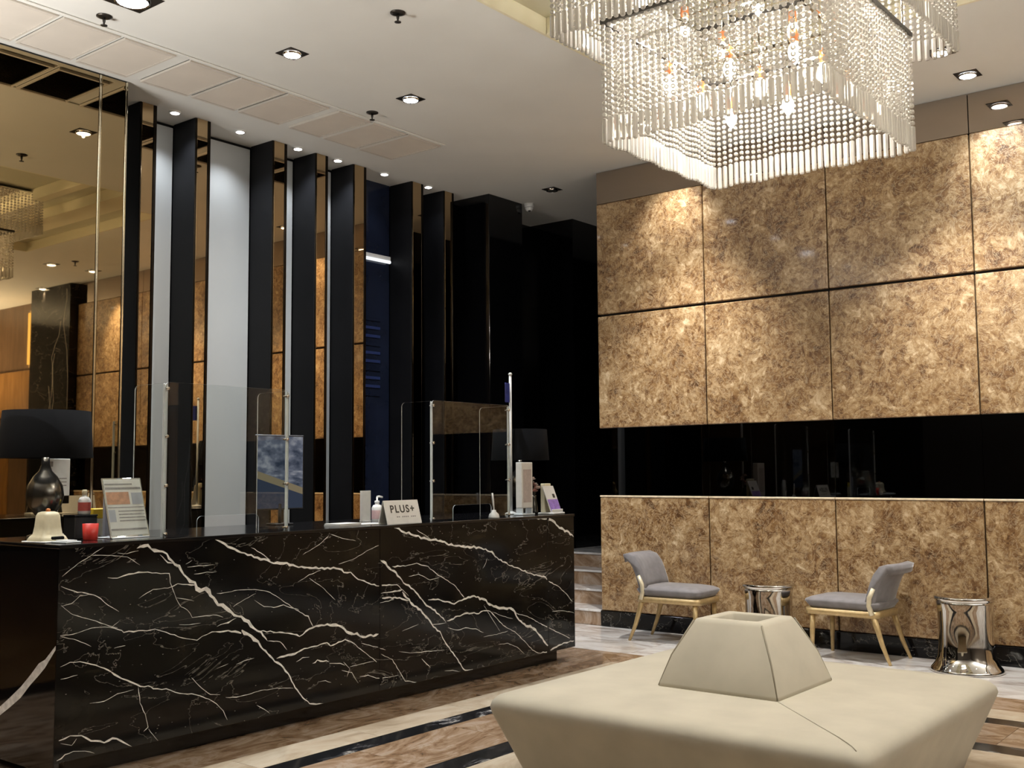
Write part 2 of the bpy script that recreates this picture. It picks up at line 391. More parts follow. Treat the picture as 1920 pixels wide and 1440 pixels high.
# stone wall at the back
struct('wall_back', MB().box((-5.94, YW+.05, 0), (1.2, YW+.5, CZ)), 'gap'); WB = bpy.data.objects['wall_back']
PW = 1.19
for i in range(6):
    x0, x1 = -5.95+i*PW, -5.95+(i+1)*PW
    for z0, z1 in ((3.043, 4.15), (1.917, 3.02), (.155, 1.244)):
        MB().bbox((x0+.005, YW, z0), (x1-.005, YW+.05, z1), .007).build('stone_panel', 'stone', WB)
    MB().bbox((x0+.003, YW-.004, 1.245), (x1-.003, YW+.06, 1.262), .003).build('stone_ledge', 'ledge', WB)
    MB().bbox((x0+.003, YW+.012, 4.155), (x1-.003, YW+.05, CZ-.002), .002).build('header_panel', 'bronze_head', WB)
    MB().bbox((x0+.001, YW+.03, 1.262), (x1-.001, YW+.05, 1.917), .001).build('mirror_band', 'black_mirror', WB)
struct('baseboard_back', MB().bbox((-5.955, YW-.006, 0), (1.2, YW+.05, .15), .004), 'black_base')
# marble pillar and timbered lounge wall right of it (seen in the bronze mirrors)
mb = MB(); mb.box((1.2, YW-.13, 0), (2.4, YW+.5, CZ))
for k in range(7):
    xx = 1.3+k*.16; pts = [(xx, YW-.1315, 4.4-.5*k)]
    for j in range(9): pts.append((pts[-1][0]+random.uniform(-.07, .12), YW-.1315, pts[-1][2]-random.uniform(.15, .3)))
    pts = [p for p in pts if 0 < p[2] < CZ and 1.2 < p[0] < 2.38]
    for a, b in zip(pts, pts[1:]): mb.add([(a[0], a[1], a[2]), (a[0]+.006, a[1], a[2]), (b[0]+.006, b[1], b[2]), (b[0], b[1], b[2])], [(0, 1, 2, 3)], 1)
struct('pillar', mb, ['nero', 'vein'])
struct('wall_lounge', MB().box((2.4, YW+.5, 0), (XR, YW+.8, CZ)), 'wood_dark'); WR = bpy.data.objects['wall_lounge']
for i in range(4): MB().bbox((2.42+i*.9, YW+.46, .1), (3.30+i*.9, YW+.5, 2.48), .008).build('wood_panel', 'wood_dark' if i % 2 else 'wood', WR)
MB().bbox((2.42, YW+.40, 2.5), (XR-.02, YW+.5, 3.3), .01).build('lintel', 'wood', WR)
struct('wall_right', MB().box((XR, YF, 0), (XR+.2, YB, CZ)), 'wall_beige')
struct('wall_front', MB().box((XL, YF-.2, 0), (XR, YF, CZ)), 'wall_beige')
# left wall: thick mirror-clad part, then the recess behind the fins, then the black column
struct('wall_left', MB().box((XL, YF, 0), (-7.262, 4.438, CZ)).box((XL, 4.438, 0), (-7.9, 8.76, CZ)), 'black_column'); WL = bpy.data.objects['wall_left']
for y0, y1 in ((4.47, 4.735), (4.9, 5.255), (5.415, 6.065), (6.24, 6.565), (6.73, 7.045)):
    MB().bbox((-7.9, y0, 0), (-7.875, y1, CZ-.03), .003).build('pale_panel', 'lit_panel', WL)
struct('window_1', MB().box((-7.9, 7.225, 0), (-7.88, 7.855, CZ)), 'navy'); WN = bpy.data.objects['window_1']
for k in range(10):
    z = 2.27+k*.085; MB().bbox((-7.88, 7.4, z), (-7.868, 7.72, z+.03), .002).build('blind_slat', 'slat_navy' if k % 3 else 'navy', WN)
MB().bbox((-7.9, 8.045, 0), (-7.88, 8.345, CZ), .002).build('dark_panel', 'navy', WL)
MB().bbox((-7.9, 8.51, 0), (-7.88, 8.75, CZ), .002).build('dark_panel', 'navy', WL)
struct('pillar_black', MB().bbox((XL, 8.757, 0), (-7.28, 9.34, CZ), .004), 'black_column')
struct('wall_passage_left', MB().box((XL, 9.34, 0), (-7.9, 10.29, CZ)).box((XL, 10.29, 0), (-7.27, YB, CZ)), 'black_column')
struct('wall_passage_right', MB().box((-5.94, YW+.5, 0), (-5.6, YB, CZ)), 'black_column')
struct('wall_passage_end', MB().box((XL, YB, 0), (XR, YB+.2, CZ)), 'black_column')
struct('trim_1', MB().bbox((-7.27, 11.04, .62), (-7.24, 11.07, CZ-.25), .002), 'trim')
# marble steps rising into the dark passage
st = thing('staircase', 'marble steps rising into the dark passage beside the stone wall', 'stairs', (-6.6, 8.85, 0))
for k in range(4):
    MB().bbox((-.66, .33*k, 0), (.64, .33*k+.34, .153*(k+1)-.022), .002).build('riser', 'brown_x', st)
    MB().bbox((-.66, .33*k-.012, .153*(k+1)-.022), (.64, .33*k+.34 if k < 3 else 6.0, .153*(k+1)), .003).build('tread', 'white_x', st)

# ================================================================ WALL MIRROR AND FINS
t = thing('wall_mirror', 'huge bronze tinted wall mirror left of the black fins, behind the lamp', 'mirror', (-7.25, 2.0, 0))
for y0, y1 in ((-2.4, .1), (.1, 2.205), (2.225, 2.42)):
    MB().bbox((-.012, y0, .08), (0, y1, CZ-.012), .004).build('mirror_pane', 'bronze_wall', t)
for y in (2.215, 2.43):
    MB().bbox((-.012, y-.009, .08), (.004, y+.009, CZ-.012), .003).build('bevel_strip', 'bright_edge', t)
FIN = [(4.742, 4.892, 'black fin with bronze mirror face beside the wall mirror'),
       (5.26, 5.41, 'second black mirror-faced fin from the wall mirror, pale panels on both sides'),
       (6.072, 6.235, 'third black mirror-faced fin, right of the wide pale panel'),
       (6.572, 6.725, 'fourth black mirror-faced fin from the wall mirror, behind the tented sign'),
       (7.05, 7.22, 'fifth black mirror-faced fin, left of the navy window'),
       (7.86, 8.03, 'sixth black mirror-faced fin, right of the navy window'),
       (8.348, 8.505, 'last black mirror-faced fin, beside the black column')]
for y0, y1, lab in FIN:
    t = thing('mirrored_fin', lab, 'fin', (-7.555, (y0+y1)/2, 0), 0, 'black fins behind the reception counter')
    w = (y1-y0)/2
    MB().bbox((-.32, -w, 0), (-.012, w, CZ), .003).build('fin_body', 'fin_black', t)
    MB().bbox((-.012, -w+.016, 0), (-.004, w-.03, CZ-.002), .003).build('mirror_strip', 'bronze', t)
    MB().bbox((-.014, w-.03, 0), (0, w, CZ-.002), .004).build('edge_trim', 'trim', t)
    MB().bbox((-.014, -w, 0), (0, -w+.016, CZ-.002), .004).build('edge_trim', 'trim', t)
t = thing('tube_reflection', 'short white glowing bar added for a reflection on the navy window between fins', 'light', (-7.88, 7.55, 3.68))  # bar added in place of a bright reflection in the dark glass
MB().bbox((0, -.22, -.01), (.03, .30, .045), .004).build('bar_back', 'white_plastic', t)
MB().bbox((.02, -.21, -.03), (.05, .29, 0), .008).build('glow_bar', 'tube', t)

# ================================================================ RECEPTION COUNTER
VEINS = """3299,1116,51 3368,1091,26 3429,1035,22 3481,984,26 3523,941,22 3586,883,44 3661,850,40 3704,793,31 3793,734,32 3883,689,27 3952,635,28 4022,586,19 4069,533,11;3884,611,36 3976,554,32 4023,512,18 4070,459,17 4166,381,19 4228,325,17 4265,253,17 4307,199,13 4392,123,13 4469,105,17 4502,105,15;3349,1075,9 3399,1029,12 3455,1018,9;3212,1113,8 3250,1128,25 3299,1116,43;3101,1099,5 3156,1091,7 3222,1104,8;2803,715,9 2871,715,6 2966,736,6 3037,732,7 3119,710,12 3147,694,12 3232,688,12 3328,685,10 3397,660,12 3498,622,10 3591,598,9 3622,616,9 3686,630,11 3795,622,13 3884,597,27;2803,865,5 2842,829,6 2868,810,6 2965,776,8 3037,744,8 3110,719,12;2807,566,11 2857,582,11 2909,579,11 2970,555,11 3042,528,11 3116,473,15 3191,433,13 3248,403,12 3295,400,12 3325,379,12 3403,366,10 3484,332,10 3587,307,10 3671,271,9 3725,236,7 3769,188,7 3797,135,5;3238,401,7 3248,320,7 3279,257,8 3300,187,7 3272,171,4;3300,179,5 3360,105,4;2967,364,4 3046,362,5 3118,387,5 3210,393,3;2809,216,19 2867,224,9 2927,213,11 2980,183,13 3051,161,14 3096,172,20 3142,151,13 3208,105,11;2803,117,15 2844,139,9 2886,150,8 2947,138,6 2999,116,5;2818,199,6 2877,179,5 2902,206,6;2801,956,8 2865,926,10 2953,906,10 3015,876,8 3052,840,7 3117,800,4;2803,857,4 2858,867,5 2900,899,6 2961,904,5;3049,979,8 3104,971,10 3168,986,12 3253,992,12 3331,978,9 3410,972,10 3416,924,7 3432,888,7 3453,834,5 3485,788,5 3526,766,7 3558,724,7 3621,721,7 3717,720,7 3760,702,7;3228,856,4 3275,881,7 3313,894,7 3402,895,9 3462,911,9 3523,906,12 3575,893,14;2804,1003,5 2887,1060,5 2956,1096,5 3027,1137,5;2956,1096,3 3064,1089,4 3157,1075,4 3233,1028,3;3698,1142,18 3764,1103,20 3831,1076,20 3900,1044,18 3992,1015,19 4111,979,23 4208,967,23 4299,942,21 4409,929,23 4527,916,24 4621,906,22 4662,883,16 4717,874,16 4759,840,14 4858,801,16 4966,766,17;3945,1078,7 4015,1042,9 4087,995,9;3715,836,9 3791,838,7 3880,844,7 3972,836,7 4065,818,7 4125,789,8 4186,750,8 4302,677,8 4307,671,10 4374,640,12 4419,572,10;3826,754,5 3904,787,5 3983,812,5;3972,776,6 4043,732,7 4114,720,8 4186,727,8 4302,686,8;3521,998,7 3594,997,9 3690,999,4;3564,955,7 3648,958,9 3712,957,4;3511,1012,5 3552,1031,4;3453,839,6 3515,824,6 3567,810,4;3718,657,11 3794,671,13 3849,688,9;3476,694,3 3538,685,6 3611,687,4;2803,715,8 2872,691,6 2933,664,6 2968,643,4;2809,507,4 2851,509,6 2898,514,3;3094,619,3 3131,622,6 3158,623,3;3073,723,2 3118,751,4;4018,595,15 4113,581,13 4222,557,13 4309,532,15 4384,562,17 4435,580,21 4527,574,26 4620,559,28 4688,516,26 4771,486,26 4827,459,28 4963,463,27;4139,422,13 4223,434,23 4273,437,19 4347,451,13 4449,457,12 4527,466,14 4554,443,12 4621,455,14 4675,468,16 4730,446,12 4785,403,8 4870,347,8 4949,290,10;4069,533,9 4165,517,9 4214,463,8;3559,402,7 3607,351,7 3681,291,7 3746,281,5;3784,257,9 3856,249,11 3935,250,7 4026,258,7 4144,253,7 4266,234,5;3998,180,7 4051,149,7 4092,118,5;3853,430,5 3909,444,5 3977,449,4;3722,426,4 3798,442,5;4286,383,11 4335,400,10 4386,397,6;4412,355,10 4450,369,14 4542,352,18;4548,336,12 4635,324,10 4676,308,4;4717,292,6 4814,299,7 4928,298,6;4800,220,8 4871,219,10 4943,188,8 5030,180,7 5149,178,5;4649,282,5 4731,255,8 4787,182,5;4662,330,4 4717,282,7 4690,236,5;4986,336,7 5089,286,9 5149,209,9 5210,132,11 5319,105,9;4813,425,7 4884,406,9 4956,381,9 5030,356,5;4464,241,5 4516,238,7 4562,221,4;4984,934,31 5043,893,29 5118,840,21 5194,775,19 5288,719,19 5351,664,17 5414,604,20 5495,558,18 5561,512,13 5611,468,11;5179,712,26 5241,653,28 5335,590,28 5414,528,24 5463,468,17 5544,409,18 5594,343,13 5661,268,16 5728,197,13 5788,128,16 5832,105,18 5893,105,14;4970,768,12 5058,771,13 5133,764,8 5241,680,9;4984,720,8 5088,726,15 5179,728,21;4973,690,15 5088,684,17 5179,670,17 5241,648,21;4977,660,10 5103,672,11;5088,884,15 5210,881,11 5319,889,10 5431,859,10 5513,804,10 5629,750,10 5714,703,11 5765,648,11 5800,617,14;5241,809,6 5335,817,8 5447,770,8 5545,779,8;5102,1138,23 5241,1094,24 5335,1068,24 5415,1047,24 5530,1030,24 5664,994,25 5750,978,25 5908,963,30 6016,945,26 6108,916,24 6145,878,17 6278,822,17 6433,768,17 6593,719,17 6758,682,17 6800,647,13 6928,598,11 7036,525,11 7113,460,12;5319,1114,9 5367,1088,8 5448,1051,8;5431,641,15 5529,631,15 5696,581,16 5800,611,18 5888,620,23 5995,592,28 6105,535,28 6217,500,26 6351,481,29 6389,423,24 6487,352,27 6628,299,32 6709,216,25 6812,122,22;6812,116,20 6919,139,18 7007,153,15 7129,151,18;5619,472,16 5730,494,16 5834,505,16 5958,492,18 6013,504,14 6086,496,14 6160,436,11 6234,375,11 6388,303,11 6485,231,11 6585,152,11 6666,117,11 6791,112,15;6104,488,7 6216,447,7 6350,409,6;6390,447,10 6548,400,10 6711,326,10 6879,257,10 7074,177,10;5628,427,7 5729,399,9 5816,405,10 5922,387,9 6011,348,6;6011,319,6 6159,319,7 6291,327,5;6177,246,7 6290,238,8 6406,193,7 6484,135,5;6839,412,7 6968,405,9 7133,372,8;6006,806,9 6043,844,9 6056,878,6;4617,934,6 4740,955,6 4853,999,6 4983,1038,7;4293,851,6 4381,887,7 4471,909,7;4381,867,5 4485,805,5 4592,716,5;4329,1012,5 4457,1063,5 4535,1113,5;4548,1123,5 4643,1093,6 4761,1071,4;5366,253,5 5414,214,9 5454,181,4;5593,139,4 5677,133,8 5745,111,4;5463,468,7 5545,464,9 5611,462,6;5179,458,4 5272,474,6 5335,483,4;5149,330,5 5272,303,7 5414,295,8 5594,282,6;6013,544,6 6196,338,4;6652,1150,37 6706,1150,37 6782,1134,37 6865,1110,29 6950,1056,29 7072,1009,30 7140,975,26"""
t = thing('reception_counter', 'long black marble reception counter with branching white veins', 'counter', (-5.07, 4.97, 0))
FX = -5.07
def vein_strips(mb, line, lo, hi):
    """polished-in veins: a ragged ribbon on the slab face"""
    P = [tuple(int(q)/1000 for q in s.split(',')) for s in line.split()]
    L, Rr = [], []
    pts = []
    for (a, b) in zip(P, P[1:]):
        n = max(2, int(math.hypot(b[0]-a[0], b[1]-a[1])/.022))
        for k in range(n): pts.append([a[i]+(b[i]-a[i])*k/n for i in range(3)])
    pts.append(list(P[-1]))
    for i, p in enumerate(pts):
        q0, q1 = pts[max(0, i-1)], pts[min(len(pts)-1, i+1)]
        d = math.hypot(q1[0]-q0[0], q1[1]-q0[1]) or 1; nx, nz = -(q1[1]-q0[1])/d, (q1[0]-q0[0])/d
        w = max(.0026, p[2]*(.42 if p[2] < .012 else .56))*random.uniform(.6, 1.3); j = random.uniform(-.5, .5)*p[2]*.55
        if i in (0, len(pts)-1): w *= .3
        L.append((p[0]+nx*(w*.5+j), p[1]+nz*(w*.5+j))); Rr.append((p[0]+nx*(-w*.5+j), p[1]+nz*(-w*.5+j)))
    for i in range(len(pts)-1):
        quad = [L[i], L[i+1], Rr[i+1], Rr[i]]
        if all(lo < q[0] < hi for q in quad):
            z = [min(max(q[1], .107), 1.135) for q in quad]
            mb.add([(.0006, q[0]-4.97, zz) for q, zz in zip(quad, z)], [(0, 1, 2, 3)], 1)
for lo, hi in ((2.785, 4.975), (4.975, 6.79), (6.79, 7.147)):
    mb = MB().bbox((-.03, lo-4.97+.0008, .105), (0, hi-4.97-.0008, 1.137), .002)
    for line in VEINS.split(';'): vein_strips(mb, line, lo+.001, hi-.001)
    mb.build('front_slab', ['nero', 'vein'], t)
mb = MB().bbox((-.88, 2.785-4.97-.001, .05), (-.001, 2.785-4.97+.03, 1.137), .002)
EV = [(-.005, .66, .02), (-.10, .575, .04), (-.16, .54, .06), (-.24, .48, .05), (-.33, .41, .055), (-.44, .345, .05), (-.54, .29, .045), (-.7, .22, .03), (-.87, .15, .02)]
for (a, b) in zip(EV, EV[1:]):
    y = 2.785-4.97-.0016
    mb.add([(a[0], y, a[1]+a[2]/2), (b[0], y, b[1]+b[2]/2), (b[0], y, b[1]-b[2]/2), (a[0], y, a[1]-a[2]/2)], [(0, 1, 2, 3)], 1)
mb.build('end_slab', ['black_column', 'vein'], t)
MB().bbox((-.88, 7.147-4.97-.03, .105), (-.03, 7.147-4.97, 1.137), .002).build('end_slab', 'nero', t)
MB().bbox((-.88, 2.785-4.97-.004, 1.137), (.006, 7.147-4.97+.004, 1.157), .003).build('countertop', 'black_gloss', t)
MB().bbox((-.82, 2.9-4.97, 0), (-.104, 7.04-4.97, .105), .003).build('plinth', 'black_gloss', t)
MB().box((-.85, 2.82-4.97, .1), (-.032, 7.11-4.97, 1.136)).build('carcass', 'black_plastic', t)

# ================================================================ SEATING
def rsq(h, r, n=7):
    """rounded square outline"""
    P = []
    for cx, cy_, a0 in ((h-r, h-r, 0), (-(h-r), h-r, 90), (-(h-r), -(h-r), 180), (h-r, -(h-r), 270)):
        for k in range(n): a = math.radians(a0+90*k/(n-1)); P.append((cx+r*math.cos(a), cy_+r*math.sin(a)))
    return P
def loft(rings, cap0=True, cap1=True, mi=0, smooth=True):
    mb = MB(); n = len(rings[0]); vs = [p for rg in rings for p in rg]
    fs = [(j*n+i, j*n+(i+1) % n, (j+1)*n+(i+1) % n, (j+1)*n+i) for j in range(len(rings)-1) for i in range(n)]
    mb.add(vs, fs, mi, smooth)
    if cap0: mb.f.append(tuple(range(n-1, -1, -1))); mb.m.append(mi); mb.sm.append(False)
    if cap1: mb.f.append(tuple(range((len(rings)-1)*n, len(rings)*n))); mb.m.append(mi); mb.sm.append(smooth)
    return mb
OX, OY = -2.455, 4.93
t = thing('ottoman', 'large square cream velvet ottoman with a hollow pyramid backrest', 'ottoman', (OX, OY, 0))
OH = .925
rings = [[(x, y, z) for x, y in rsq(h, r)] for h, r, z in ((.775, .03, .01), (.80, .04, .08), (OH-.012, .06, .355), (OH, .075, .385), (OH-.004, .085, .41), (OH-.022, .09, .432), (OH-.06, .09, .445), (OH-.16, .08, .45), (.30, .02, .452))]
loft(rings).build('seat', 'velvet', t)
bh, th = .315, .18
mb = MB()
def sq(h, z, r=.012): return [(x, y, z) for x, y in rsq(h, r, 4)]
rg = [sq(bh, .448), sq(bh-.004, .47), sq((bh*.55+th*.45)+.012, .6), sq(th+.006, .755), sq(th-.006, .772), sq(th-.045, .776), sq(th-.056, .765), sq(th-.05, .66)]
b = loft(rg, True, False); b.build('backrest', 'velvet', t, (-.03, .02, 0))
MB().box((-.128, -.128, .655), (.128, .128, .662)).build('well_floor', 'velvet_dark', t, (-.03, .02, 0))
for (sx, sy) in ((1, -1), (-1, -1), (1, 1), (-1, 1)):
    MB().tube([(sx*(bh-.005), sy*(bh-.005), .455), (sx*(bh*.55+th*.45+.008), sy*(bh*.55+th*.45+.008), .6), (sx*(th+.001), sy*(th+.001), .765)], .0045, 6).build('seam', 'seam', t, (-.03, .02, 0))
    if (sx, sy) == (1, -1): MB().tube([(sx*bh-.03, sy*bh+.02, .4525), (sx*(OH-.17), sy*(OH-.17), .4515), (sx*(OH-.115), sy*(OH-.115), .4495), (sx*(OH-.085), sy*(OH-.085), .446), (sx*(OH-.062), sy*(OH-.062), .438)], .0026, 6).build('seam', 'velvet', t)

def chair(loc, rz, label):
    t = thing('lounge_chair', label, 'chair', loc, rz, 'low velvet chairs against the stone wall')
    # cushion, domed
    rings = []
    for s, z in ((.86, .395), (.9, .402), (1.0, .448), (.985, .462), (.86, .48), (.6, .493), (.25, .498)):
        rings.append([(.05+x*s*1.34, y*s*.98, z) for x, y in rsq(.235, .06, 5)])
    loft(rings).build('seat', 'grey_velvet', t)
    loft([[(.05+x*1.3, y*.95, z) for x, y in rsq(.235, .05, 5)] for z in (.345, .394)]).build('seat_rail', 'brass', t)
    ctr = [(-.215, .44), (-.235, .52), (-.262, .60), (-.29, .665), (-.328, .715), (-.372, .733), (-.412, .722)]
    L, Rr = [], []
    for i, p in enumerate(ctr):
        a, b2 = ctr[max(0, i-1)], ctr[min(len(ctr)-1, i+1)]; d = math.hypot(b2[0]-a[0], b2[1]-a[1]); nx, nz = -(b2[1]-a[1])/d, (b2[0]-a[0])/d
        hw = .040 if i < 5 else .034
        L.append((p[0]+nx*hw, p[1]+nz*hw)); Rr.append((p[0]-nx*hw, p[1]-nz*hw))
    prof = L + Rr[::-1]; n = len(prof); ys = [-.215, -.205, -.1, 0, .1, .205, .215]; vs = []
    for y in ys:
        k = .93 if abs(y) > .21 else 1; bow = .035*(abs(y)/.215)**2
        cx_ = sum(p[0] for p in prof)/n; cz_ = sum(p[1] for p in prof)/n
        for a, b2 in prof: vs.append((cx_+(a-cx_)*k+bow, y, cz_+(b2-cz_)*k))
    fs = [(j*n+i, j*n+(i+1) % n, (j+1)*n+(i+1) % n, (j+1)*n+i) for j in range(len(ys)-1) for i in range(n)]
    fs += [tuple(range(n)), tuple(range(len(ys)*n-1, (len(ys)-1)*n-1, -1))]
    MB().add(vs, fs, 0, True).build('backrest', 'grey_velvet', t)
    for s in (-1, 1):
        MB().tube([(.30, s*.185, .36), (.305, s*.187, .2), (.31, s*.19, 0)], [.024, .021, .014], 8).build('leg', 'brass', t)
        MB().tube([(-.20, s*.195, .38), (-.235, s*.196, .27), (-.275, s*.2, .14), (-.335, s*.207, .0)], [.026, .023, .019, .013], 8).build('leg', 'brass', t)
        MB().tube([(-.205, s*.215, .37), (-.185, s*.222, .44), (-.19, s*.225, .50), (-.225, s*.225, .575)], [.022, .02, .02, .017], 8).build('post', 'brass_light' , t)
    return t
chair((-4.93, 8.46, 0), .05, 'low grey velvet chair with rolled back, facing the first chrome table')
chair((-3.30, 8.56, 0), PI-.04, 'low grey velvet chair with its back to the flared chrome table')
def drum(loc, label, flare):
    t = thing('side_table', label, 'side table', loc, 0, 'chrome drum tables')
    pr = [(.255, 0), (.262, .006), (.25, .025), (.222, .06), (.203, .11), (.194, .2), (.192, .34), (.196, .45), (.203, .5), (.203, .52)] if flare else [(.2, 0), (.2, .52)]
    MB().lathe(pr, 40).build('drum_body', 'chrome', t)
    MB().lathe([(.208, .52), (.217, .524), (.217, .546), (.212, .552), (.19, .5525), (.02, .5525)], 40).build('table_top', 'chrome', t)
drum((-4.03, 8.48, 0), 'round chrome drum table between the two velvet chairs', True)
drum((-2.45, 8.47, 0), 'round chrome drum table with flared foot, right of the chairs', True)
# ================================================================ CEILING FITTINGS
t = thing('air_grille', 'long beige louvred air grille in the ceiling above the fins', 'air vent', (-6.82, 5.1, CZ))
louv = None
for y0, y1 in ((1.66, 2.07), (2.11, 2.52), (2.62, 3.03), (3.07, 3.47), (3.51, 3.91), (3.95, 4.35), (4.47, 4.88), (4.92, 5.33), (5.37, 5.79), (5.9, 6.25), (6.29, 6.68), (6.72, 7.14)):
    yc, h = (y0+y1)/2-5.1, (y1-y0)/2
    MB().box((-.31, yc-h, -.006), (.31, yc+h, -.002)).build('grille_backing', 'dark_void', t)
    mb = MB()
    for a, b in (((-.32, -h), (-.295, h)), ((.295, -h), (.32, h)), ((-.295, -h), (.295, -h+.014)), ((-.295, h-.014), (.295, h))):
        mb.box((*a, -.022), (*b, -.002))
    f = mb.build('grille_panel', 'grille', t, (0, yc, 0))
    mb = MB()
    for k in range(20):
        x = -.29+k*.029; mb.add([(x, -h+.014, -.0205), (x+.03, -h+.014, -.0085), (x+.03, h-.014, -.0085), (x, h-.014, -.0205)], [(0, 1, 2, 3)])
    s_ = mb.build('slat', 'grille', f); s_['kind'] = 'stuff'
mb = MB(); mb.bbox((.325, -3.5, -.012), (.36, 2.06, -.002), .003).build('border_strip', 'paint', t)

def downlight(loc, label, cool=False, power=60, aim=(0, 0, -1), cone=75, square=True, s=.085, tilt=0, group='recessed downlights in the lobby ceiling', blend=1.0, size=.014):
    t = thing('downlight', label, 'ceiling light', loc, 0, group)
    mb = MB(); n = 20
    prof = [(s*.62, -.003), (s*.66, -.009), (s*.74, -.009), (s*.78, -.002)]
    mb.bbox((-s, -s, -.005), (s, s, 0), .002).build('trim_plate', 'dark_metal' if square else 'white_plastic', t)
    MB().lathe([(s*.66, -.006), (s*.7, -.02), (s*.76, -.02), (s*.8, -.006)], n, cap=False).build('bezel', 'chrome' if square else 'white_plastic', t)
    MB().lathe([(s*.68, -.008), (s*.66, -.018), (s*.3, -.026), (.004, -.028)], n).build('lens', 'lamp_cool' if cool else 'lamp_white', t)
    if power: lamp('downlight_beam', 'SPOT', (0, 0, -.04), power, COOL if cool else NEUT, t, aim, size, cone, blend)
    return t
downlight((-5.95, 3.66, CZ), 'big square recessed ceiling light cut by the top of the picture', True, 200, (0, 0, -1), 95, True, .14)
downlight((-5.86, 4.87, CZ), 'white downlight with dark square trim above the counter', False, 190, (-.25, .1, -1), 130)
downlight((-5.865, 6.085, CZ), 'bluish white downlight glaring on the ceiling above the counter', True, 190, (-.25, .1, -1), 130)
downlight((-2.27, 7.81, CZ), 'downlight with dark trim just behind the chandelier corner', False, 380, (-.05, .25, -1), 72)
downlight((-2.25, 8.40, CZ), 'bluish downlight close to the bronze header above the stone wall', True, 70, (.2, .42, -1), 85)
downlight((-4.72, 7.81, CZ), 'downlight seen through the crystals, farther from the stone wall', False, 380, (-.05, .25, -1), 72)
downlight((-4.95, 8.38, CZ), 'downlight seen below the crystals, washing the first stone panel', False, 62, (-.12, .5, -1), 80)
REST = [(.0, 7.74, 170, (0, .3, -1), 'downlight right of the chandelier in the mirror, farther from the stone wall'), (.02, 8.39, 220, (0, .38, -1), 'downlight right of the chandelier in the mirror, close to the stone wall'),
        (-5.86, 2.4, 170, (0, 0, -1), 'downlight above the near counter corner, outside the picture'), (-5.86, .9, 90, (-.1, 0, -1), 'downlight in front of the wall mirror, outside the picture'),
        (.9, 6.2, 110, (0, 0, -1), 'downlight in the ceiling between the seat and the marble pillar'), (2.0, 8.68, 180, (0, .3, -1), 'downlight in front of the marble pillar'), (2.9, 7.2, 160, (0, .2, -1), 'downlight in front of the timber lounge wall')]
for x, y, p, a, lab in REST: downlight((x, y, CZ), lab, False, p, a, 80 if y < 7.3 else 60)
downlight((-6.656, 9.056, CZ), 'unlit round dark downlight near the passage', power=0, s=.08)
bpy.context.view_layer.update()
# the unlit one shows a dark well instead of a glowing lens
o = [q for q in bpy.data.objects if q.name.startswith('downlight') and q.get('label', '').startswith('unlit')][0]
for ch in o.children:
    if ch.name.startswith('lens'): ch.data = ch.data.copy(); ch.data.materials[0] = M['dark_void']
SP = [(5.072, 'first small spotlight above the pale panel, next to the wall mirror'), (5.728, 'second small spotlight from the wall mirror, above the wide pale panel'), (6.376, 'third small spotlight from the wall mirror, right of the third fin'),
      (6.866, 'fourth small spotlight from the wall mirror, above the fourth and fifth fins'), (7.487, 'fifth small spotlight from the wall mirror, above the navy window'), (8.128, 'last small spotlight in the row, nearest the black column')]
for y, lab in SP:
    t = thing('spotlight', lab, 'ceiling light', (-7.58, y, CZ), 0, 'small spotlights along the fins')
    MB().lathe([(.028, -.002), (.034, -.012), (.046, -.012), (.05, 0)], 18, cap=False).build('bezel', 'white_plastic', t)
    MB().lathe([(.036, -.004), (.033, -.014), (.004, -.017)], 16).build('lens', 'lamp_white', t)
    lamp('spot_beam', 'SPOT', (0, 0, -.03), 34 if y < 7 else 6, COOL, t, (-.04, 0, -1), .03, 110, 1)
def sprinkler(loc, label):
    t = thing('sprinkler', label, 'sprinkler', loc, 0)
    MB().lathe([(.05, 0), (.05, -.006), (.03, -.014), (.014, -.014)], 18).build('escutcheon', 'dark_metal', t)
    MB().lathe([(.010, -.012), (.010, -.035), (.006, -.05), (.006, -.062)], 10).build('nozzle', 'dark_metal', t)
    MB().lathe([(.022, -.062), (.022, -.066), (.004, -.068)], 14).build('deflector', 'dark_metal', t)
sprinkler((-4.80, 4.86, CZ), 'dark fire sprinkler on the ceiling left of the chandelier')
sprinkler((-6.31, 3.68, CZ), 'dark fire sprinkler by the near end of the air grille')
sprinkler((-6.34, 6.12, CZ), 'dark fire sprinkler beside the far part of the air grille')
sprinkler((-.44, 7.85, CZ), 'dark fire sprinkler on the ceiling right of the chandelier, seen in the mirror')
t = thing('security_camera', 'small white dome camera on the ceiling corner above the black column', 'camera', (-7.22, 9.39, CZ-.04))
MB().lathe([(.055, .04), (.055, .015), (.05, .0)], 18).build('mount', 'white_plastic', t)
MB().lathe([(.047, 0), (.045, -.02), (.033, -.04), (.015, -.05), (.003, -.052)], 18).build('dome', 'white_plastic', t)
MB().lathe([(.016, -.03), (.016, -.052), (.003, -.054)], 12).build('lens', 'black_plastic', t, (.012, -.012, 0))

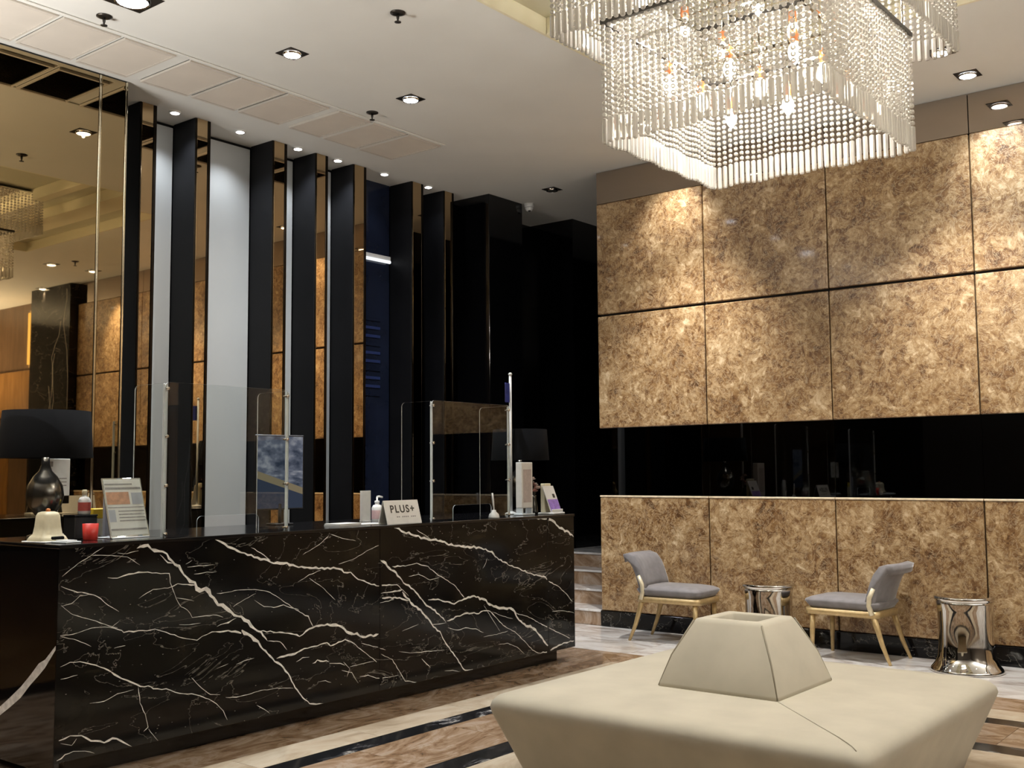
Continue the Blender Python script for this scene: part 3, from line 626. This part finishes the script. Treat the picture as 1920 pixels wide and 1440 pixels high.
# ================================================================ CHANDELIER
HXC, HYC = -2.31, 4.92
t = thing('chandelier', 'two-tier square crystal bead chandelier hanging above the ottoman', 'chandelier', (HXC, HYC, CZ+.12))
Z0 = CZ+.12
def strand_mesh(z0, z1, prism):
    """beads from z0 down, a long cut prism at the end"""
    mb = MB(); z = z0-.015; step = .030
    while z-step > z1+prism+.004:
        r = .0125
        for zz in (0,):
            pts = [(0, 0, z+.0132)]
            for rr, dz in ((r*.8, .008), (r, 0), (r*.8, -.008)):
                for i in range(6): a = PI/3*i; pts.append((rr*math.cos(a), rr*math.sin(a), z+dz))
            pts.append((0, 0, z-.0132))
            fs = [(0, 1+i, 1+(i+1) % 6) for i in range(6)]
            for rr in (1, 7): fs += [(rr+i, rr+6+i, rr+6+(i+1) % 6, rr+(i+1) % 6) for i in range(6)]
            fs += [(13+(i+1) % 6, 13+i, 19) for i in range(6)]
            mb.add(pts, fs)
        z -= step
    me = mb.mesh('bead_strand', 'crystal')
    pm = MB(); zt = z+step-.016
    pm.lathe([(.004, zt), (.0135, zt-.006), (.0135, z1+.008), (.009, z1)], 6, smooth=False)
    return me, pm.mesh('crystal_prism', 'crystal')
def tier(half, ztop, zbot, n, prism):
    me, pm = strand_mesh(ztop-Z0, zbot-Z0, prism)
    for side in range(4):
        for i in range(n):
            u = -half + 2*half*i/n
            x, y = ((u, -half), (half, u), (-u, half), (-half, -u))[side]
            dz = .006*math.sin(i*.9+side)
            o = bpy.data.objects.new('bead_strand', me); C.objects.link(o); o.parent = t; o.location = (x, y, dz); o.rotation_euler = (0, 0, random.uniform(0, 1))
            p = bpy.data.objects.new('crystal_prism', pm); C.objects.link(p); p.parent = o
        # rails the strands hang from
    mb = MB(); h = half; w = .012
    for a, b in (((-h-w, -h-w), (h+w, -h+w)), ((-h-w, h-w), (h+w, h+w)), ((-h-w, -h+w), (-h+w, h-w)), ((h-w, -h+w), (h+w, h-w))):
        mb.box((*a, ztop-Z0-.004), (*b, ztop-Z0+.018))
    mb.build('top_rail', 'dark_metal', t)
def tier3(half, ztop, zbot, n, prism):
    """the widest top tier, above the picture and shown by the mirror: one mass of strands"""
    me, pm = strand_mesh(ztop-Z0, zbot-Z0, prism)
    mb = MB()
    for side in range(4):
        for i in range(n):
            u = -half + 2*half*i/n
            x, y = ((u, -half), (half, u), (-u, half), (-half, -u))[side]
            for m_ in (me, pm): mb.add([(v.co.x+x, v.co.y+y, v.co.z) for v in m_.vertices], [tuple(p.vertices) for p in m_.polygons])
    o = mb.build('top_strands', 'crystal', t); o['kind'] = 'stuff'
tier(.565, 3.715, 3.105, 32, .085)
tier(.745, 4.14, 3.635, 40, .085)
tier3(.955, 4.55, 4.115, 50, .085)
MB().bbox((-.96, -.96, -.045), (.96, .96, -.03), .004).build('ceiling_plate', 'chrome', t)
for x in (-.85, .85):
    for y in (-.85, .85): MB().tube([(x, y, -.035), (x, y, 0)], .015, 8).build('hanger_rod', 'chrome', t)
mb = MB()
for s in (-1, 1): mb.box((-.745, s*.5-.01, 4.145-Z0), (.745, s*.5+.01, 4.158-Z0)); mb.box((s*.5-.01, -.745, 4.16-Z0), (s*.5+.01, .745, 4.173-Z0))
mb.build('bulb_frame', 'chrome', t)
mb = MB()
for s in (-1, 1):
    mb.box((-.56, s*.28-.008, 3.722-Z0), (.56, s*.28+.008, 3.738-Z0)); mb.box((s*.28-.008, -.56, 3.740-Z0), (s*.28+.008, .56, 3.756-Z0))
mb.build('bulb_frame', 'chrome', t)
for x in (-.6, .6):
    for y in (-.6, .6): MB().tube([(x*.9, y*.9, -.03), (x*.9, y*.9, 3.73-Z0)], .006, 6).build('hanger_rod', 'chrome', t)
socket = MB().lathe([(.012, .105), (.021, .10), (.023, .05), (.019, .04)], 10).mesh('socket', 'socket')
stem_m = MB().lathe([(.005, .31), (.005, .10)], 6).mesh('bulb_stem', 'chrome')
bulb = MB().lathe([(.014, .04), (.026, .02), (.031, -.005), (.026, -.03), (.012, -.052), (.002, -.064)], 12).mesh('bulb', 'bulb')
k = 0
for z, sp in ((3.42, .33), (3.85, .42)):
    for x in (-sp, 0, sp):
        for y in (-sp, 0, sp):
            o = bpy.data.objects.new('socket', socket); C.objects.link(o); o.parent = t; o.location = (x, y, z-Z0)
            q_ = bpy.data.objects.new('bulb_stem', stem_m); C.objects.link(q_); q_.parent = o
            b = bpy.data.objects.new('bulb', bulb); C.objects.link(b); b.parent = o
            if x or y or z < 3.6: lamp('bulb_light', 'POINT', (x, y, z-Z0-.02), 26 if z < 3.6 else 75, (1, .955, .88), t, None, .035)

# ================================================================ THINGS ON THE COUNTER
TOP = 1.157
def table_lamp(x, y, label):
    t = thing('table_lamp', label, 'lamp', (x, y, TOP), 0, 'black table lamps on the counter')
    MB().lathe([(.085, 0), (.085, .018), (.05, .03), (.02, .045), (.018, .10), (.03, .115)], 24).build('base', 'dark_metal', t)
    MB().lathe([(.022, .105), (.05, .13), (.085, .175), (.098, .23), (.090, .285), (.062, .335), (.034, .365), (.022, .40), (.02, .44)], 28).build('body', 'pewter', t)
    MB().lathe([(.008, .43), (.008, .66)], 8).build('stem', 'dark_metal', t)
    MB().lathe([(.242, .435), (.225, .69), (.222, .69), (.239, .435)], 40, cap=False).build('lamp_shade', 'lamp_black', t)
    mb = MB()
    for a in range(3): mb.tube([(0, 0, .655), (.222*math.cos(a*2.094), .222*math.sin(a*2.094), .675)], .003, 6)
    mb.build('shade_fitter', 'dark_metal', t)
table_lamp(-5.66, 3.02, 'black drum-shade table lamp with round pewter body at the near counter end')
table_lamp(-5.54, 7.05, 'black drum-shade table lamp at the far counter end, behind the white box')
def shield(y0, y1, label):
    t = thing('acrylic_shield', label, 'screen', (-5.2, (y0+y1)/2, TOP), 0, 'clear acrylic screens on the counter')
    w = (y1-y0)/2; H = .852
    def slotted(n=6):
        P = [(-w, 0), (-w, H-.03)]
        for k in range(n): a = PI-PI/2*k/(n-1); P.append((-w+.03+.03*math.cos(a), H-.03+.03*math.sin(a)))
        for k in range(n): a = PI/2-PI/2*k/(n-1); P.append((w-.03+.03*math.cos(a), H-.03+.03*math.sin(a)))
        P.append((w, 0)); P.append((.215, 0)); P.append((.215, .075))
        for k in range(n): a = PI/2*k/(n-1); P.append((.185+.03*math.cos(a), .075+.03*math.sin(a)))
        for k in range(n): a = PI/2+PI/2*k/(n-1); P.append((-.185+.03*math.cos(a), .075+.03*math.sin(a)))
        P += [(-.215, .075), (-.215, 0)]
        return P
    P = slotted(); n = len(P); T = .006
    fr = bpy.data.meshes.new('front_panel')
    mb = MB(); mb.prism(P, -T, 0, 'x'); mb.m = [0, 0] + [1]*n
    mb.build('front_panel', ['acrylic', 'acrylic_edge'], t)
    for s in (-1, 1):
        D = .30; Q = [(-.012, 0), (-.012, H-.006)]
        for k in range(6): a = PI/2+PI/2*k/5; Q.append((-D+.03+.03*math.cos(a), H-.036+.03*math.sin(a)))
        Q += [(-D, 0)]
        mb = MB(); mb.prism(Q, s*w-(T if s > 0 else 0), s*w+(0 if s > 0 else T), 'y'); mb.m = [0, 0] + [1]*len(Q)
        mb.build('side_panel', ['acrylic', 'acrylic_edge'], t)
        MB().bbox((-.013, s*w-.006 - (.012 if s > 0 else -.0), 0), (-.007, s*w+.006 - (0 if s > 0 else -.012), H-.01), .002).build('corner_strip', 'acrylic_edge', t)
        for z in (.015, .28, .55, .815):
            c = MB()
            for (r, x0, x1) in ((.011, -.002, .007), (.007, -.03, -.002)):
                c.tube([(x0, 0, 0), (x1, 0, 0)], r, 10)
            c.build('bolt', 'chrome', t, (0, s*(w-.014), z))
shield(3.45, 4.322, 'clear acrylic counter screen in front of the wide pale panel')
shield(5.61, 6.49, 'clear acrylic counter screen in front of the far black table lamp')
# tented sign
t = thing('tent_sign', 'off-white tented card sign reading PLUS+ on the counter', 'sign', (-5.145, 5.28, TOP), 0)
sw = .165
mb = MB(); mb.prism([(0, 0), (.004, 0), (-.040, .155), (-.044, .155)], -sw, sw, 'y'); mb.prism([(-.086, 0), (-.082, 0), (-.041, .155), (-.045, .155)], -sw, sw, 'y'); mb.build('card', 'paper', t)
def text(s, size, mt, parent, loc, rot, name='lettering', ext=.0006, spacing=1.0):
    c = bpy.data.curves.new(name, 'FONT'); c.body = s; c.size = size; c.extrude = ext; c.offset = .0016; c.align_x = 'CENTER'; c.align_y = 'CENTER'; c.space_character = spacing
    c.materials.append(M[mt]); o = bpy.data.objects.new(name, c); C.objects.link(o)
    bpy.context.view_layer.update()
    me = bpy.data.meshes.new_from_object(o.evaluated_get(bpy.context.evaluated_depsgraph_get())); bpy.data.objects.remove(o, do_unlink=True)
    o = bpy.data.objects.new(name, me); C.objects.link(o); o.parent = parent; o.location = loc; o.rotation_euler = rot; return o
lean = math.atan2(.044, .155)
sr = (PI/2-lean, 0, PI/2)
text('PLUS+', .072, 'print_dark', t, (-.0215, 0, .095), sr, spacing=1.25)
mb = MB()
for i in range(11):
    if i in (2, 7): continue
    u = -.085+i*.017; mb.box((u, -.004, 0), (u+.011, .004, .0006))
mb.build('small_print', 'print_grey', t, (-.0085, .02, .045), sr)
# leaflet holder
t = thing('leaflet_holder', 'silvery clear holder with a printed price leaflet, leaning back on the counter', 'leaflet holder', (-5.30, 3.315, TOP), .04)
LA = math.atan2(.13, .30)
lw = .122; lh = .335
frame = MB().bbox((-lw, 0, 0), (lw, lh, .006), .002).build('back_plate', 'chrome', t, (0, 0, .002), (PI/2-LA*.75, 0, PI/2))
MB().bbox((-lw+.008, .012, .0065), (lw-.008, lh-.008, .008), .0005).build('leaflet', 'paper', frame)
mb = MB()
mb.box((-.11, .185, .0082), (.03, .255, .0088), 0); mb.box((.045, .185, .0082), (.112, .25, .0088), 2)
mb.box((-.11, .27, .0082), (.11, .282, .0088), 1); mb.box((-.11, .295, .0082), (.06, .303, .0088), 1)
for k in range(4): mb.box((-.05, .09+k*.018, .0082), (.11, .096+k*.018, .0088), 1)
mb.box((-.11, .088, .0082), (-.07, .155, .0088), 2); mb.box((-.11, .04, .0082), (.11, .05, .0088), 1); mb.box((-.11, .165, .0082), (.112, .171, .0088), 1)
mb.build('print', ['print_orange', 'print_grey', 'grey_board'], frame)
MB().bbox((-lw, .002, .009), (lw, lh, .0105), .0006).build('cover', 'acrylic', frame)
MB().bbox((-.14, -.115, 0), (.012, .115, .006), .002).build('foot', 'acrylic_edge', t)
t = thing('grey_folder', 'blue-grey board standing upright behind the leaflet holder', 'folder', (-5.53, 3.36, TOP), .1)
MB().bbox((-.012, -.07, .0), (.012, .06, .235), .003).build('board', 'grey_board', t)
MB().bbox((-.04, -.06, 0), (.03, .055, .006), .002).build('foot', 'grey_board', t)
# cream handset cradle / bell-shaped stand
t = thing('card_terminal', 'cream bell-shaped plastic stand at the near counter corner', 'stand', (-5.36, 2.88, TOP), .2)
loft([[(x, y, z) for x, y in rsq(r, r*.45, 5)] for r, z in ((.078, .0), (.08, .012), (.07, .03), (.058, .042), (.052, .08), (.047, .135), (.04, .15), (.025, .156))]).build('stand_body', 'cream_plastic', t)
MB().bbox((-.088, -.088, 0), (.088, .088, .008), .003).build('base_plate', 'white_plastic', t)
MB().bbox((.03, -.04, .012), (.083, .04, .03), .006).build('slot_mouth', 'lamp_black', t)
MB().lathe([(.012, .155), (.012, .168), (.004, .172)], 10).build('knob', 'socket', t)
t = thing('pen_tray', 'small clear tray with white slips beside the cream stand', 'tray', (-5.21, 2.90, TOP), .1)
MB().bbox((-.06, -.045, 0), (.06, .045, .008), .002).build('tray', 'acrylic_edge', t); MB().bbox((-.045, -.03, .008), (.045, .03, .014), .001).build('slips', 'white_plastic', t)
t = thing('black_box', 'small black box carrying the little red-labelled bottle', 'box', (-5.50, 3.14, TOP), .1)
MB().bbox((-.05, -.07, 0), (.05, .07, .118), .004).build('box_body', 'black_plastic', t); MB().bbox((-.052, -.072, .118), (.052, .072, .128), .003).build('lid', 'black_gloss', t)
t = thing('sanitiser_bottle', 'little bottle with red printed label standing on the black box', 'bottle', (-5.50, 3.16, TOP+.128))
MB().lathe([(.03, 0), (.033, .006), (.033, .075), (.024, .092), (.012, .098), (.012, .108)], 20).build('bottle_body', 'white_plastic', t)
MB().lathe([(.0334, .02), (.0334, .066)], 20, cap=False).build('bottle_label', 'print_red', t); MB().lathe([(.014, .105), (.014, .128), (.01, .134)], 14).build('cap', 'cream_plastic', t)
t = thing('pen_cup', 'round red cup on the counter beside the leaflet holder', 'cup', (-5.33, 3.10, TOP))
MB().lathe([(.034, 0), (.037, .004), (.041, .085), (.038, .085), (.034, .01)], 24, cap=False).build('cup', 'red', t); MB().lathe([(.034, .002), (.034, .006)], 20).build('cup_floor', 'red', t)
t = thing('yellow_box', 'little yellow box on a cream carton behind the red cup', 'box', (-5.60, 3.29, TOP))
MB().bbox((-.035, -.05, 0), (.035, .05, .10), .003).build('carton', 'cream_plastic', t); MB().bbox((-.035, -.04, .10), (.035, .045, .155), .004).build('yellow_top', 'yellow', t)
t = thing('card_reflection', 'white card on a stem, added for a mirror reflection behind the near table lamp', 'sign', (-5.86, 3.20, TOP), .25)  # upright card added where the wall mirror only holds a reflection
MB().bbox((-.05, -.05, 0), (.05, .05, .01), .003).build('foot', 'acrylic_edge', t); MB().tube([(0, 0, .01), (0, 0, .235)], .006, 8).build('stem', 'chrome', t)
MB().bbox((-.004, -.085, .225), (.004, .085, .435), .002).build('card', 'white_plastic', t)
mb = MB()
for k in range(3): mb.box((.0042, -.06, .28+k*.02), (.005, .06, .286+k*.02))
mb.box((.0042, -.07, .39), (.005, -.04, .42)).build('print', 'print_grey', t)
# middle of the counter
t = thing('pump_bottle', 'white pump bottle with pink label left of the tented sign', 'bottle', (-5.40, 5.27, TOP))
MB().lathe([(.034, 0), (.037, .006), (.037, .10), (.028, .118), (.014, .124), (.014, .135)], 22).build('bottle_body', 'white_plastic', t)
MB().lathe([(.0374, .025), (.0374, .085)], 22, cap=False).build('bottle_label', flat('pink_label', (.62, .42, .42), .5), t)
mb = MB(); mb.lathe([(.017, .132), (.017, .148), (.006, .152), (.006, .175)], 14); mb.tube([(0, 0, .175), (0, .02, .178), (0, .05, .172)], .007, 8); mb.build('pump_head', 'white_plastic', t)
t = thing('upright_card', 'narrow white card standing behind the pump bottle', 'card', (-5.62, 5.37, TOP))
MB().bbox((-.003, -.05, 0), (.003, .05, .215), .001).build('card', 'white_plastic', t); MB().bbox((-.03, -.03, 0), (.03, .03, .004), .001).build('foot', 'white_plastic', t)
for k, (x, y, rz, lab) in enumerate(((-5.30, 4.86, .06, 'flat white paper pad on the counter left of the pump bottle'), (-5.29, 5.08, -.1, 'thin white form lying right beside the pump bottle'))):
    t = thing('paper_pad', lab, 'paper', (x, y, TOP), rz)
    mb = MB()
    for q in range(3 if k == 0 else 1): MB().bbox((-.07+q*.003, -.10, q*.005), (.07, .10+q*.002, q*.005+.0045), .0008).build('sheet', 'paper', t)
# far part
t = thing('pen_stand', 'white desk pen leaning in its round holder before the far screen', 'pen stand', (-5.13, 6.21, TOP))
MB().lathe([(.04, 0), (.042, .006), (.035, .03), (.018, .045), (.014, .06)], 20).build('holder', 'white_plastic', t)
MB().tube([(0, 0, .05), (0, -.012, .14), (0, -.018, .185)], [.006, .008, .006], 8).build('pen', 'white_plastic', t)
t = thing('tall_card_box', 'tall off-white upright box on a low clear foot beside the far screen', 'display box', (-5.28, 6.77, TOP), .05)
MB().bbox((-.03, -.075, .055), (.03, .075, .415), .004).build('box_body', 'paper', t)
MB().bbox((.0302, -.055, .1), (.0312, .055, .36), .0003).build('printed_face', flat('dusky_print', (.5, .43, .40), .5, var=.12, scale=30), t)
MB().bbox((-.045, -.085, 0), (.045, .085, .012), .003).build('foot', 'acrylic_edge', t)
for s in (-1, 1): MB().bbox((-.03, s*.065-.008, .012), (.03, s*.065+.008, .055), .002).build('support', 'acrylic_edge', t)
t = thing('flower_posy', 'small vase of dusty pink flowers between tall box and purple stand', 'flowers', (-5.35, 6.985, TOP))
MB().lathe([(.03, 0), (.034, .01), (.03, .08), (.018, .13), (.022, .15)], 16).build('vase', 'pewter', t)
pk = flat('dusty_pink', (.45, .24, .2), .7, var=.3, scale=60); cr = flat('petal_cream', (.66, .55, .5), .7, var=.2, scale=60)
for k in range(9):
    a = k*2.4; r = .012+.028*(k/9); z = .175+.024*((k*7) % 5)
    MB().tube([(0, 0, .14), (r*math.cos(a)*.5, r*math.sin(a)*.5, z-.03), (r*math.cos(a), r*math.sin(a), z)], .0022, 5).build('stem', 'print_dark', t)
    bm_ = MB()
    for q in range(12):
        b = q*PI/3 + (.5 if q > 5 else 0); c0 = Vector((r*math.cos(a), r*math.sin(a), z)); e1 = Vector((math.cos(b), math.sin(b), .5 if q < 6 else 1.8)).normalized()*.034; e2 = Vector((-math.sin(b), math.cos(b), 0))*.018
        bm_.add([c0, c0+e1*.55+e2, c0+e1, c0+e1*.55-e2], [(0, 1, 2, 3)])
    bm_.build('blossom', pk if k % 2 else cr, t)
t = thing('purple_leaflets', 'slanted stand of white and purple leaflets at the far counter corner', 'leaflet holder', (-5.22, 7.03, TOP), .12)
mb = MB(); mb.prism([(.055, .012), (.06, .016), (-.02, .225), (-.026, .222)], -.085, .085, 'y'); mb.build('leaflet_stack', 'paper', t)
mb = MB(); mb.prism([(.0605, .018), (.0612, .0184), (.023, .118), (.0222, .1176)], -.08, .08, 'y'); mb.build('purple_print', 'purple', t)
mb = MB(); mb.prism([(.018, .13), (.0187, .1304), (.007, .161), (.0062, .1606)], .02, .055, 'y'); mb.build('dark_print', 'print_dark', t)
MB().bbox((-.06, -.095, 0), (.085, .095, .014), .004).build('foot', 'white_plastic', t); MB().bbox((.062, -.088, .014), (.07, .088, .04), .003).build('lip', 'white_plastic', t)
MB().bbox((-.06, -.05, .014), (-.02, .05, .245), .004).build('back_carton', 'cream_plastic', t)
t = thing('desk_flag', 'blue pennant on a slim white pole behind the far screen', 'flag', (-5.45, 6.815, TOP))
MB().lathe([(.05, 0), (.05, .01), (.012, .025)], 16).build('base', 'white_plastic', t)
MB().tube([(0, 0, .02), (0, 0, 1.12)], .011, 8).build('pole', 'white_plastic', t); MB().lathe([(.011, 1.12), (.017, 1.13), (.011, 1.142), (.003, 1.145)], 10).build('finial', 'white_plastic', t)
mb = MB(); n = 8
for i in range(n):
    y0, y1 = -.012-.075*i/n, -.012-.075*(i+1)/n; f = lambda y: .012*math.sin((y+.012)*60)
    mb.add([(f(y0), y0, .90), (f(y1), y1, .905), (f(y1), y1, 1.05), (f(y0), y0, 1.06), (f(y0)+.002, y0, .90), (f(y1)+.002, y1, .905), (f(y1)+.002, y1, 1.05), (f(y0)+.002, y0, 1.06)], [(0, 1, 2, 3), (4, 7, 6, 5), (0, 4, 5, 1), (3, 2, 6, 7)])
mb.build('pennant', 'blue', t)
# glowing panel added to stand in for a street reflection in the near shield
t = thing('street_reflection', 'slim glowing panel added for the street reflection of clouds and dark roof behind the near acrylic screen', 'screen', (-5.74, 4.70, TOP-.0), -.1)
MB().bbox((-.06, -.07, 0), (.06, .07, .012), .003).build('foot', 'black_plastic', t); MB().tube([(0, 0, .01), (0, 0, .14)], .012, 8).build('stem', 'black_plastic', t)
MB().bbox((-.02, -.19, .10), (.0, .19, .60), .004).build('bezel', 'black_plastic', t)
f = MB().box((.0002, -.18, .36), (.0012, .18, .59)).build('painted_sky', 'reflected_sky', t)
MB().prism([(-.18, .36), (.18, .245), (.18, .20), (-.18, .31)], .0014, .002, 'x').build('roof_edge', 'reflected_roof', t)
MB().prism([(-.18, .11), (.18, .11), (.18, .20), (-.18, .31)], .0014, .002, 'x').build('painted_roof', 'reflected_dark', t)
MB().prism([(-.18, .36), (.18, .36), (.18, .245)], .0014, .002, 'x').build('painted_sky', 'reflected_sky', t)

# gold wall sconce of crystal rods in the timber lounge, seen in the mirror
t = thing('wall_sconce', 'glowing gold crystal-rod wall light on the timber wall, seen in the mirror', 'wall light', (3.38, YW+.495, 3.85))
MB().bbox((-.24, -.02, -.5), (.24, .0, .5), .006).build('back_plate', 'brass', t)
for k in range(6): MB().lathe([(.018, -.45), (.02, -.44), (.02, .44), (.018, .45)], 8, (-.19+k*.076, -.05)).build('crystal_rod', 'sconce', t)
